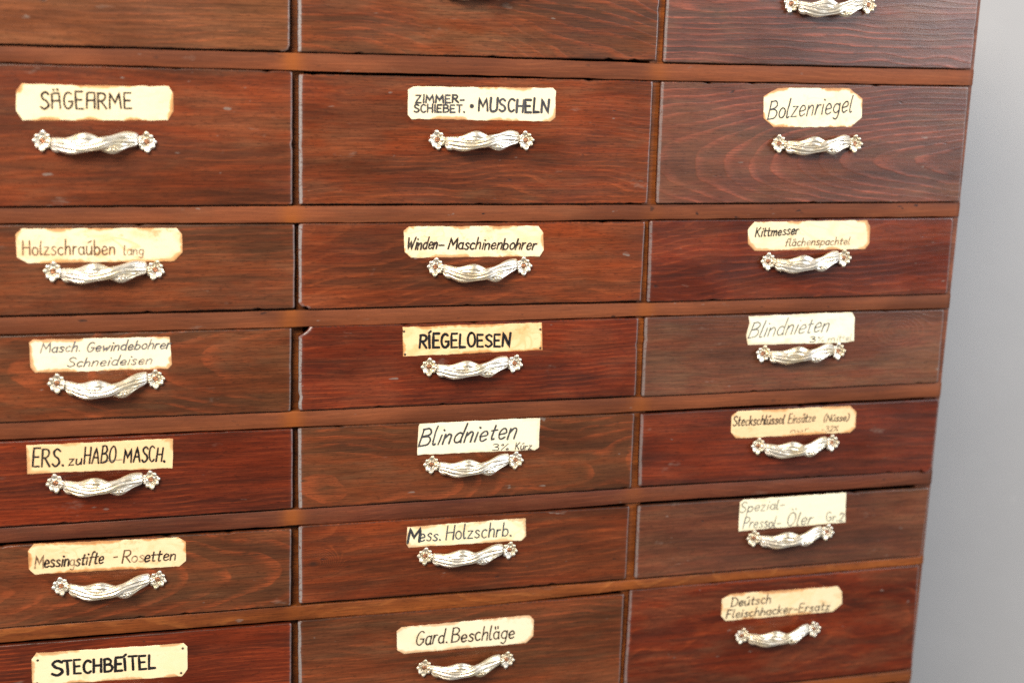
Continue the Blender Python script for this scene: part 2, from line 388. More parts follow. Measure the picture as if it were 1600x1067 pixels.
    T.put(T.b.inputs["Roughness"], T.math('ADD', rough, T.math('MULTIPLY', T.math('SUBTRACT', big2, .5), .35)))
    T.b.inputs["Specular IOR Level"].default_value = spec
    bp = T.n("ShaderNodeBump")
    bp.inputs["Strength"].default_value = .45 * (.4 + .6 * fibre)
    bp.inputs["Distance"].default_value = .00028
    h = T.math('ADD', T.math('MULTIPLY', ln, .40), T.math('ADD', T.math('MULTIPLY', fine, .5), T.math('MULTIPLY', pore, .5)))
    h = T.math('SUBTRACT', h, T.math('MULTIPLY', T.math('SUBTRACT', 1.0, T.step(sc, .19, .27)), .8))
    T.put(bp.inputs["Height"], h)
    T.put(T.b.inputs["Normal"], bp.outputs[0])
    return T.m


# ------------------------------------------------------------------ other materials
def metal_mat():
    T = NT("silvered_brass")
    obj = T.n("ShaderNodeTexCoord").outputs["Object"]
    info = T.n("ShaderNodeObjectInfo").outputs["Random"]
    v = T.n("ShaderNodeVectorMath", operation='ADD')
    T.put(v.inputs[0], obj)
    T.put(v.inputs[1], T.math('MULTIPLY', info, 9.0))
    nz = T.noise(v.outputs[0], 70, 3.0, .6)
    nf = T.noise(v.outputs[0], 420, 3.0, .6)
    c = T.mix(T.step(nz, .36, .66), (.83, .79, .71), (.76, .66, .47))
    c = T.mix(T.math('MULTIPLY', T.step(nf, .60, .74), .55), c, (.42, .32, .20))
    c = T.mix(T.math('MULTIPLY', T.step(T.noise(v.outputs[0], 36, 3.0, .6), .56, .70), .45), c, (.62, .50, .33))
    c = T.mix(T.math('MULTIPLY', info, .40), c, T.mix(.5, c, (.62, .50, .33)))
    T.put(T.b.inputs["Base Color"], c)
    T.b.inputs["Metallic"].default_value = .80
    T.put(T.b.inputs["Roughness"], T.math('MULTIPLY_ADD', nf, .30, .20))
    bp = T.n("ShaderNodeBump")
    bp.inputs["Strength"].default_value = .18
    bp.inputs["Distance"].default_value = .0005
    T.put(bp.inputs["Height"], T.noise(v.outputs[0], 520, 2.0, .6))
    T.put(T.b.inputs["Normal"], bp.outputs[0])
    return T.m


def screw_mat(name, c0, c1, rough=.45):
    T = NT(name)
    obj = T.n("ShaderNodeTexCoord").outputs["Object"]
    T.put(T.b.inputs["Base Color"], T.mix(T.step(T.noise(obj, 600, 3), .35, .65), c0, c1))
    T.b.inputs["Metallic"].default_value = .7
    T.b.inputs["Roughness"].default_value = rough
    return T.m


def paper_mat(name, base, stain, seed, amount, white=0.0):
    T = NT(name)
    obj = T.n("ShaderNodeTexCoord").outputs["Object"]
    off = (seed * 1.7 % 5, 0, seed * 2.9 % 7)
    col, e, g, _ = T.attr("edge")
    n1 = T.noise(T.mapping(obj, (28, 28, 45), off), 1.0, 4.0, .65, .6)
    n2 = T.noise(T.mapping(obj, (160, 160, 160), off), 1.0, 3.0, .7)
    n3 = T.noise(T.mapping(obj, (17, 17, 30), off, (0, .3, 0)), 1.0, 2.0, .5, 1.2)
    c = T.mix(T.math('MULTIPLY', T.step(n1, .42, .66), min(.95, amount * 1.5)), base, stain)
    c = T.mix(T.math('MULTIPLY', T.step(T.noise(T.mapping(obj, (60, 60, 80), off, (0, .5, 0)), 1.0, 4.0, .7), .54, .70), min(.9, amount * 1.1)), c, tuple(v * k for v, k in zip(stain, (.80, .66, .50))))
    # tide line left by damp
    ring = T.math('SUBTRACT', 1.0, T.step(T.math('ABSOLUTE', T.math('SUBTRACT', n3, .57)), .004, .03))
    c = T.mix(T.math('MULTIPLY', ring, min(1, amount * 1.2)), c, stain)
    ed = T.math('ADD', e, T.math('MULTIPLY', T.math('SUBTRACT', n1, .5), .9))
    ed = T.math('ADD', ed, T.math('MULTIPLY', T.math('SUBTRACT', n2, .5), .6))
    c = T.mix(T.math('MULTIPLY', T.step(ed, .44, .95), .9 * (1 - white)), c, (.58, .27, .09))
    c = T.mix(T.math('MULTIPLY', T.step(ed, 1.0, 1.6), .45 * (1 - white)), c, (.20, .075, .025))
    c = T.mix(T.math('MULTIPLY', T.step(n2, .70, .80), .35), c, (.35, .22, .12))
    T.put(T.b.inputs["Base Color"], c)
    T.b.inputs["Roughness"].default_value = .55
    T.b.inputs["Specular IOR Level"].default_value = .35
    bp = T.n("ShaderNodeBump")
    bp.inputs["Strength"].default_value = .25
    bp.inputs["Distance"].default_value = .0006
    T.put(bp.inputs["Height"], n1)
    T.put(T.b.inputs["Normal"], bp.outputs[0])
    return T.m


def ink_mat():
    T = NT("ink")
    col, r_, g_, b_ = T.attr("ink")
    fa, fr, _, _ = T.attr("fade")
    obj = T.n("ShaderNodeTexCoord").outputs["Object"]
    n1 = T.noise(obj, 420, 3.0, .6)
    n2 = T.noise(obj, 90, 2.0, .5)
    nn = T.math('ADD', T.math('MULTIPLY', n1, .5), T.math('MULTIPLY', n2, .5))
    a = T.math('MULTIPLY_ADD', fr, -1.2, 1.26)
    a = T.math('ADD', a, T.math('MULTIPLY', T.math('SUBTRACT', nn, .5), 2.2), clamp=True)
    T.put(T.b.inputs["Base Color"], col)
    T.b.inputs["Roughness"].default_value = .6
    T.b.inputs["Specular IOR Level"].default_value = .2
    tr = T.n("ShaderNodeBsdfTransparent")
    mx = T.n("ShaderNodeMixShader")
    out = T.t.nodes["Material Output"]
    T.put(mx.inputs[0], a)
    T.t.links.new(tr.outputs[0], mx.inputs[1])
    T.t.links.new(T.b.outputs[0], mx.inputs[2])
    T.t.links.new(mx.outputs[0], out.inputs[0])
    return T.m


def wall_mat():
    T = NT("grey_plaster")
    obj = T.n("ShaderNodeTexCoord").outputs["Object"]
    n1 = T.noise(obj, 1.6, 4.0, .6)
    n2 = T.noise(obj, 22, 3.0, .6)
    c = T.mix(T.step(n1, .35, .65), (.352, .342, .337), (.380, .369, .363))
    c = T.mix(T.math('MULTIPLY', T.step(n2, .66, .76), .25), c, (.62, .60, .56))
    T.put(T.b.inputs["Base Color"], c)
    T.b.inputs["Roughness"].default_value = .7
    bp = T.n("ShaderNodeBump")
    bp.inputs["Strength"].default_value = .2
    bp.inputs["Distance"].default_value = .004
    T.put(bp.inputs["Height"], n2)
    T.put(T.b.inputs["Normal"], bp.outputs[0])
    return T.m


METAL = metal_mat()
SCREW = screw_mat("copper_screw", (.42, .20, .10), (.25, .11, .06))
TACK = screw_mat("dark_tack", (.12, .09, .06), (.05, .035, .025), .5)
INK = ink_mat()

# ------------------------------------------------------------------ the wall behind
wv = [(-3500, 418, -200), (4500, 418, -200), (4500, 418, 3600), (-3500, 418, 3600),
      (-3500, 518, -200), (4500, 518, -200), (4500, 518, 3600), (-3500, 518, 3600)]
wf = [(0, 1, 2, 3), (5, 4, 7, 6), (4, 5, 1, 0), (3, 2, 6, 7), (1, 5, 6, 2), (4, 0, 3, 7)]
wall = mesh_obj("wall", wv, wf, wall_mat(), smooth=False)
wall["kind"] = "structure"
wall["label"] = "plain pale grey plaster wall behind the cabinet"
wall["category"] = "wall"

# ------------------------------------------------------------------ cabinet
XR, XL = 831.6, -178.0
ZT, ZB = 1655.0, 712.0
DEEP = 400.0
cabinet = bpy.data.objects.new("drawer_cabinet", None)
COL.objects.link(cabinet)
CX = (XL + XR) / 2
cabinet.location = (CX * MM, 0.2, ZB * MM)
cabinet["label"] = "old red-brown wooden cabinet frame holding three columns of handwritten-labelled drawers"
cabinet["category"] = "cabinet"
CO = (CX, 200.0, ZB)


def box(x0, x1, y0, y1, z0, z1, c=0.8):
    """box with a small chamfer round its front face"""
    ring = lambda i, y: [(x0 + i, y, z0 + i), (x1 - i, y, z0 + i), (x1 - i, y, z1 - i), (x0 + i, y, z1 - i)]
    v = ring(c, y0) + ring(0, y0 + c) + ring(0, y1)
    f = [(0, 1, 2, 3), (11, 10, 9, 8)]
    for a, b in ((0, 4), (4, 8)):
        for i in range(4):
            j = (i + 1) % 4
            f.append((a + i, b + i, b + j, a + j))
    return v, f


def cab_part(name, vf, mat, label=None):
    o = mesh_obj(name, vf[0], vf[1], mat, cabinet, CO, smooth=False)
    if label:
        o["label"] = label
    return o


m_side = wood("wood_side_panel", 'rail', 41, d0=.2, lines=.4, haze=.1, rough=.55, scuff=.5)
m_in = wood("wood_inside", 'railred', 43, d0=.2, lines=.3, rough=.7)
m_div = wood("wood_divider", 'divider', 45, d0=.2, lines=.2, haze=.0, rough=.5, scuff=.3)
cab_part("side_panel", box(XR - 19, XR, 5.6, DEEP, ZB, ZT), m_side)
cab_part("side_panel", box(XL, XL + 7, 5.6, DEEP, ZB, ZT), m_side)
cab_part("divider", box(151, 169.5, 12.0, DEEP - 6, ZB + 16, ZT - 16), m_div)
cab_part("divider", box(487.5, 503.5, 5.6, DEEP - 6, ZB + 16, ZT - 16), m_div)
cab_part("back_panel", box(XL + 7.3, XR - 19.3, DEEP - 5.7, DEEP + 6, ZB + .3, ZT - .3), m_in)
cab_part("top_board", box(XL + .4, XR - .4, 2.2, DEEP - 7, ZT - 15.6, ZT + 1.2), wood("wood_top_board", 'rail', 47, d0=.2, lines=.4, rough=.55))
cab_part("base_board", box(XL + .4, XR - .4, 2.2, DEEP - 7, ZB - 1.2, ZB + 15.6), wood("wood_base_board", 'rail', 48, d0=.2, lines=.4, rough=.55))


def rail(pts, mat, seed, label=None):
    """a shelf edge running across all three columns, its edges slightly worn"""
    rnd = random.Random(seed)
    sl = (pts[1][1] - pts[0][1]) / (pts[1][0] - pts[0][0])
    full = [(XL + .5, pts[0][1], pts[0][2])] + [tuple(p) for p in pts] + [(XR - 2.3, pts[-1][1], pts[-1][2])]
    N = 170
    jt, jb, jy = wob(N + 1, .28, 3, rnd), wob(N + 1, .28, 3, rnd), wob(N + 1, .15, 5, rnd)
    V, F, A = [], [], []
    for i in range(N + 1):
        x = full[0][0] + (full[-1][0] - full[0][0]) * i / N
        for a, b in zip(full, full[1:]):
            if x <= b[0] + 1e-6:
                f = (x - a[0]) / (b[0] - a[0])
                zt, zb = a[1] + (b[1] - a[1]) * f, a[2] + (b[2] - a[2]) * f
                break
        zt += jt[i]
        zb += jb[i]
        y = 2.0 + jy[i]
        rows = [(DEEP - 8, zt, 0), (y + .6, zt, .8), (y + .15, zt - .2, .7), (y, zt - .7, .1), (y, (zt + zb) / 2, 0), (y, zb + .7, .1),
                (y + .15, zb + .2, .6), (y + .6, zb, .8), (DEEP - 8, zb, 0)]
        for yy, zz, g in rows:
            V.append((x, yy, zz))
            A.append((0, g * .75, .75 * max(math.exp(-((x - 158) / 9) ** 2), .7 * math.exp(-((x - 496) / 9) ** 2))))  # green channel: shade from the drawers painted dark along the rail's edges
    K = 9
    for i in range(N):
        for k in range(K - 1):
            a = i * K + k
            F.append((a, a + 1, a + K + 1, a + K))
    F.append(tuple(range(K - 1, -1, -1)))
    F.append(tuple(N * K + k for k in range(K)))
    o = mesh_obj("rail", V, F, mat, cabinet, CO, attrs={"edge_tone": A})
    if label:
        o["label"] = label


rail7 = [(-80, 871.0, 852.5), (160, 870.6, 852.0), (500, 872.0, 858.5), (828, 873.6, 861.5)]
rail_mats = [
    wood("wood_rail_matte", 'rail', 1, zc=.3, d0=.05, sp=.004, lines=.35, haze=.12, rough=.62, scuff=.5, spec=.2, fibre=.45, pits=.245),
    wood("wood_rail_stained", 'rail', 2, zc=.3, d0=.05, sp=.004, lines=.3, haze=.2, rough=.62, scuff=1.2, spec=.2, fibre=.45, pits=.245),
    wood("wood_rail_plain", 'rail', 3, zc=.3, d0=.05, sp=.004, lines=.3, haze=.15, rough=.62, scuff=.9, spec=.2, fibre=.45, pits=.245),
    wood("wood_rail_fine", 'rail', 4, zc=.3, d0=.05, sp=.004, lines=.3, haze=.1, rough=.60, scuff=.5, spec=.2, fibre=.45, pits=.245),
    wood("wood_rail_red", 'railred', 5, zc=.3, d0=.05, sp=.004, lines=.5, haze=.15, rough=.5, scuff=.7, spec=.3, fibre=.65, pits=.24),
    wood("wood_rail_orange", 'railorange', 6, zc=.3, d0=.05, sp=.0035, lines=.6, haze=.05, rough=.42, scuff=.6, spec=.35, fibre=.8),
    wood("wood_rail_low", 'railorange', 8, zc=.3, d0=.05, sp=.004, lines=.5, haze=.1, rough=.5, scuff=.5, spec=.3, fibre=.65, pits=.24),
]
rail_labels = [None, None, None, None, "darker red-brown shelf edge", "orange shelf edge with clear grain", None]
for i, p in enumerate(RAILS + [rail7]):
    rail(p, rail_mats[i], 100 + i, rail_labels[i])


# ------------------------------------------------------------------ drawer front
def drawer_front(q, mat, parent, origin, seed, notch=None, left=2.3, right=1.3, worn=(1, 1), T=5.0):
    rnd = random.Random(seed)
    TL, TR, BR, BL = q
    W = TR[0] - TL[0]
    H = TL[1] - BL[1]

    def bil(u, v):                                  # u right, v down, in mm
        a, b = u / W, v / H
        x = (TL[0] * (1 - a) + TR[0] * a) * (1 - b) + (BL[0] * (1 - a) + BR[0] * a) * b
        z = (TL[1] * (1 - a) + TR[1] * a) * (1 - b) + (BL[1] * (1 - a) + BR[1] * a) * b
        return x, z
    rc = [rnd.uniform(.9, 2.2) for _ in range(4)]   # corner rounding TL TR BR BL
    notch = notch or {}
    pts = []                                        # (u, v, side weights l r t b)
    step = 5.0

    def side(p0, p1, tag):
        L = math.hypot(p1[0] - p0[0], p1[1] - p0[1])
        n = max(2, int(L / step))
        jit = wob(n + 1, .22, 3, rnd)
        for i in range(n + 1):
            f = i / n
            u, v = p0[0] + (p1[0] - p0[0]) * f, p0[1] + (p1[1] - p0[1]) * f
            d = jit[i] * (1 if 0 < i < n else .3)
            if rnd.random() < .018 and 0 < i < n:
                d = rnd.uniform(.6, 1.3)
            if tag == 't': v += d
            if tag == 'b': v -= d
            if tag == 'l': u += d
            if tag == 'r': u -= d
            pts.append((u, v, tag))

    def corner(k, pa, pb, default):
        for u, v in notch.get(k, default):
            pts.append((u, v, 'c'))
    n0 = notch.get('TL'); n1 = notch.get('TR'); n2 = notch.get('BR'); n3 = notch.get('BL')
    s0 = n0[-1][0] + 1 if n0 else rc[0]
    s1 = n1[0][0] - 1 if n1 else W - rc[1]
    side((s0, 0), (s1, 0), 't')
    corner('TR', 0, 0, [(W - rc[1] * .3, rc[1] * .3)])
    e0 = n1[-1][1] + 1 if n1 else rc[1]
    e1 = n2[0][1] - 1 if n2 else H - rc[2]
    side((W, e0), (W, e1), 'r')
    corner('BR', 0, 0, [(W - rc[2] * .3, H - rc[2] * .3)])
    b0 = n2[-1][0] - 1 if n2 else W - rc[2]
    b1 = n3[0][0] + 1 if n3 else rc[3]
    side((b0, H), (b1, H), 'b')
    corner('BL', 0, 0, [(rc[3] * .3, H - rc[3] * .3)])
    l0 = n3[-1][1] - 1 if n3 else H - rc[3]
    l1 = n0[0][1] + 1 if n0 else rc[0]
    side((0, l0), (0, l1), 'l')
    corner('TL', 0, 0, [(rc[0] * .3, rc[0] * .3)])
    N = len(pts)
    jc = wob(N, .14, 3, rnd)
    top = bot = .8
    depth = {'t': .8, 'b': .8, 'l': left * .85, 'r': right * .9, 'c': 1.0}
    V, A, F = [], [], []

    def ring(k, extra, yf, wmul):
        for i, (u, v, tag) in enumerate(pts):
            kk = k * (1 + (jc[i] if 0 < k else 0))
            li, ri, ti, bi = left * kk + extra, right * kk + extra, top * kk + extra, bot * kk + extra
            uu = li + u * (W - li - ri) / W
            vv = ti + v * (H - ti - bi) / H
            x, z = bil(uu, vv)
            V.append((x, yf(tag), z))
            pale_amt = {'l': worn[0], 'r': worn[1], 'c': .5 * (worn[0] + worn[1]) / 2}.get(tag, 0)  # strength of the paler tint on the left and right edges
            shade_amt = {'t': .8, 'b': 1.0}.get(tag, 0)  # painted shadow line at the front's top and bottom edge
            A.append((pale_amt * wmul, shade_amt * wmul, 0))
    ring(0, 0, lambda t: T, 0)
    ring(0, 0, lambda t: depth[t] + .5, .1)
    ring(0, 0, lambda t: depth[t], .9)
    ring(.40, 0, lambda t: depth[t] * .42, 1)
    ring(1, 0, lambda t: 0.0, .8)
    ring(1, .55, lambda t: 0.0, .05)
    ring(1, 3.0, lambda t: 0.0, 0)
    for a in range(6):
        for i in range(N):
            j = (i + 1) % N
            F.append((a * N + i, a * N + j, (a + 1) * N + j, (a + 1) * N + i))
    F.append(tuple(6 * N + i for i in range(N)))
    F.append(tuple(range(N - 1, -1, -1)))
    return mesh_obj("drawer_front", V, F, mat, parent, origin, attrs={"edge_tone": A})


# ------------------------------------------------------------------ handle
def uvsphere(c, r, V, F, nu=10, nv=7):
    b = len(V)
    for j in range(nv + 1):
        th = math.pi * j / nv
        for i in range(nu):
            ph = 2 * math.pi * i / nu
            V.append((c[0] + r[0] * math.sin(th) * math.cos(ph), c[1] + r[1] * math.cos(th), c[2] + r[2] * math.sin(th) * math.sin(ph)))
    for j in range(nv):
        for i in range(nu):
            k = (i + 1) % nu
            F.append((b + j * nu + i, b + j * nu + k, b + (j + 1) * nu + k, b + (j + 1) * nu + i))


def petal(V, F, ang, r0, ln, wd, th, lift):
    """cupped petal pointing outwards at ang, a rounded tip raised off the wood"""
    b = len(V)
    nu, nv = 9, 12
    ca, sa = math.cos(ang), math.sin(ang)
    for i in range(nu + 1):
        t = i / nu
        rad = r0 + ln * t
        w = wd * (0.55 + .75 * math.sin(math.pi * min(1, t * .93 + .08)) ** .8) * (1 if t < .86 else math.sqrt(max(0.02, 1 - ((t - .86) / .14) ** 2)))
        y = 1.2 + lift * t ** 1.5
        h = th * (1 if t < .9 else .55)
        for j in range(nv):
            p = 2 * math.pi * j / nv
            s, o = w * math.cos(p), h * math.sin(p)
            o += .25 * w * abs(math.cos(p)) ** 2          # edges curl up
            V.append((ca * rad - sa * s, -(y + o), sa * rad + ca * s))
    for i in range(nu):
        for j in range(nv):
            k = (j + 1) % nv
            F.append((b + i * nv + j, b + i * nv + k, b + (i + 1) * nv + k, b + (i + 1) * nv + j))
    F.append(tuple(b + nu * nv + j for j in range(nv)))


def rosette_mesh():
    V, F = [], []
    uvsphere((0, -.6, 0), (5.2, 1.4, 5.2), V, F, 18, 6)
    lens = [4.1, 4.3, 5.6, 4.2, 4.6, 4.1, 5.5, 4.3]
    for k in range(8):
        a = math.radians(45 * k + (4 if k % 2 else -3))
        petal(V, F, a, 2.9, lens[k], 2.15, .8, 1.9)
        rr = 2.9 + lens[k] - .9
        uvsphere((math.cos(a) * rr, -3.3, math.sin(a) * rr), (1.7, 1.1, 1.7), V, F, 10, 6)
    for k in range(8):
        a = math.radians(45 * k + 22)
        uvsphere((math.cos(a) * 4.0, -2.1, math.sin(a) * 4.0), (.8, .8, .8), V, F, 7, 5)
    n, m = 26, 8                                    # cup rim round the screw
    b = len(V)
    for i in range(n):
        a = 2 * math.pi * i / n
        for j in range(m):
            p = 2 * math.pi * j / m
            rr = 2.95 + .55 * math.cos(p)
            V.append((rr * math.cos(a), -(2.2 + .6 * math.sin(p)), rr * math.sin(a)))
    for i in range(n):
        for j in range(m):
            F.append((b + i * m + j, b + i * m + (j + 1) % m, b + (i + 1) % n * m + (j + 1) % m, b + (i + 1) % n * m + j))
    return V, F


def screw_mesh():
    """domed head with a slot cut across"""
    V, F = [], []
    n = 20
    rows = [(2.35, 1.4), (2.3, 2.4), (1.9, 3.0), (1.2, 3.4), (.4, 3.55)]
    for r, y in rows:
        for i in range(n):
            a = 2 * math.pi * i / n
            x, z = r * math.cos(a), r * math.sin(a)
            yy = y - (.9 if abs(z) < .42 and r < 2.32 else 0)
            V.append((x, -yy, z))
    for k in range(len(rows) - 1):
        for i in range(n):
            j = (i + 1) % n
            F.append((k * n + i, k * n + j, (k + 1) * n + j, (k + 1) * n + i))
    F.append(tuple((len(rows) - 1) * n + i for i in range(n)))
    return V, F


def bar_mesh(L, droop, rnd):
    """two leafy strands plaited once round each other, bowing out from the drawer"""
    V, F = [], []
    half = L / 2 - 6.6
    B, base = 8.6, 4.2
    pi = math.pi

    def mid(t):
        s = 2 * t - 1
        return half * s, base + B * (1 - abs(s) ** 2.2), -droop * (1 - abs(s) ** 2.0)

    def strand(vf, nf, wf, tf, rid, ph0):
        ns, nc = 110, 64
        b = len(V)
        for i in range(ns + 1):
            t = i / ns
            x, o, v = mid(t)
            e = min(1.0, math.sqrt(max(0.0, min(t, 1 - t)) / .04 + .42))
            w, th = wf(t) * e, tf(t) * e
            for j in range(nc):
                p = 2 * pi * j / nc
                front = max(0.0, math.sin(p))
                rm = 1 + front * (.21 * math.cos(rid * p + ph0 + 1.1 * math.sin(2 * pi * t * 1.8)) + .08 * math.cos(rid * 1.9 * p + 5 * t) + .05 * math.sin(30 * t + 4 * math.cos(p)))
                V.append((x, -(o + nf(t) + th * math.sin(p) * rm), v + vf(t) + w * math.cos(p)))
        for i in range(ns):
            for j in range(nc):
                k = (j + 1) % nc
                F.append((b + i * nc + j, b + i * nc + k, b + (i + 1) * nc + k, b + (i + 1) * nc + j))
        F.append(tuple(b + j for j in range(nc - 1, -1, -1)))
        F.append(tuple(b + ns * nc + j for j in range(nc)))
    A = 3.3
    v1 = lambda t: -A * math.cos(2 * pi * (t - .24) / 1.24)
    v2 = lambda t: 2.9 * math.cos(2 * pi * (t - .37) / .68) if t > .03 else 2.9 * math.cos(2 * pi * (.03 - .37) / .68)
    g = lambda t, c, s: math.exp(-((t - c) / s) ** 2)
    w1 = lambda t: 4.0 + 2.3 * g(t, .20, .17) + 2.2 * g(t, .86, .14) + 1.2 * g(t, .55, .10)
    w2 = lambda t: 3.7 + 2.4 * g(t, .41, .15) + 2.0 * g(t, .69, .12) + 2.4 * g(t, .07, .09) + 1.6 * g(t, .96, .07)
    n1 = lambda t: 1.9 * g(t, .56, .13) + .4 * g(t, .2, .12) - .2
    n2 = lambda t: .9 * g(t, .36, .10) - 1.3 * g(t, .57, .10) - .6 * g(t, .14, .10) - .8 * g(t, .88, .1)
    strand(v1, n1, w1, lambda t: 2.6 + .5 * g(t, .2, .2) + .4 * g(t, .85, .15), 10, .4 + rnd.uniform(0, .6))
    strand(v2, n2, w2, lambda t: 2.5, 10, 1.3)
    for t, dv, r in ((.37, 4.6, 1.1), (.41, 4.9, 1.3), (.45, 4.3, 1.0), (.34, 2.4, .9), (.40, 2.2, 1.0),
                     (.67, -4.7, 1.2), (.71, -5.0, 1.4), (.75, -4.4, 1.1), (.72, -2.6, 1.0), (.20, -3.0, 1.2), (.16, -1.6, 1.0),
                     (.27, -4.3, .9), (.90, 2.2, 1.1), (.86, 3.4, .9), (.93, .8, .9), (.82, 1.4, .8)):
        x, o, v = mid(t)
        near = min(abs(dv - v1(t)), abs(dv - v2(t)))
        uvsphere((x, -(o + 2.2 - .15 * near), v + dv), (r, r * .9, r), V, F, 9, 6)
    for s in (-1, 1):                               # beaded necks that meet the rosettes
        for k in range(5):
            a = k * 2 * pi / 5 + .4
            uvsphere((s * (half + 1.0), -(base - .2 + 1.5 * math.sin(a)), 2.2 * math.cos(a)), (1.3, 1.3, 1.4), V, F, 8, 6)
        uvsphere((s * (half + 1.6), -(base - 1.2), 0), (3.2, 2.2, 2.2), V, F, 10, 7)
    return V, F


ROSETTE = SCREWM = None


def make_handle(parent, origin, h, seed):
    global ROSETTE, SCREWM
    A, Bp, droop = h
    rnd = random.Random(seed)
    L = math.hypot(Bp[0] - A[0], Bp[1] - A[1])
    V, F = bar_mesh(L, droop + .3, rnd)
    o = mesh_obj("handle", V, F, METAL, parent)
    px, pz = (A[0] + Bp[0]) / 2, (A[1] + Bp[1]) / 2
    o.location = ((px - origin[0] - px * .0026) * MM, 0, (pz - origin[2] + (1550 - pz) * .0026) * MM)
    o.rotation_euler = (0, -math.atan2(Bp[1] - A[1], Bp[0] - A[0]), 0)
    for s in (-1, 1):
        if ROSETTE is None:
            r = mesh_obj("rosette", *rosette_mesh(), METAL, o)
            ROSETTE = r.data
            k = mesh_obj("screw", *screw_mesh(), SCREW, o)
            SCREWM = k.data
        else:
            r = bpy.data.objects.new("rosette", ROSETTE)
            k = bpy.data.objects.new("screw", SCREWM)
            for ob in (r, k):
                COL.objects.link(ob)
                ob.parent = o
        r.location = (s * L / 2 * MM, 0, 0)
        r.rotation_euler = (0, rnd.uniform(-.25, .25) + (0 if s < 0 else math.pi), 0)
        k.location = (s * L / 2 * MM, 0, 0)
        k.rotation_euler = (0, rnd.uniform(0, 3.1), 0)
    return o


# ------------------------------------------------------------------ pen lettering
def arc(cx, cy, rx, ry, a0, a1, n=12):
    return ('l', [(cx + rx * math.cos(math.radians(a0 + (a1 - a0) * i / n)), cy + ry * math.sin(math.radians(a0 + (a1 - a0) * i / n))) for i in range(n + 1)])


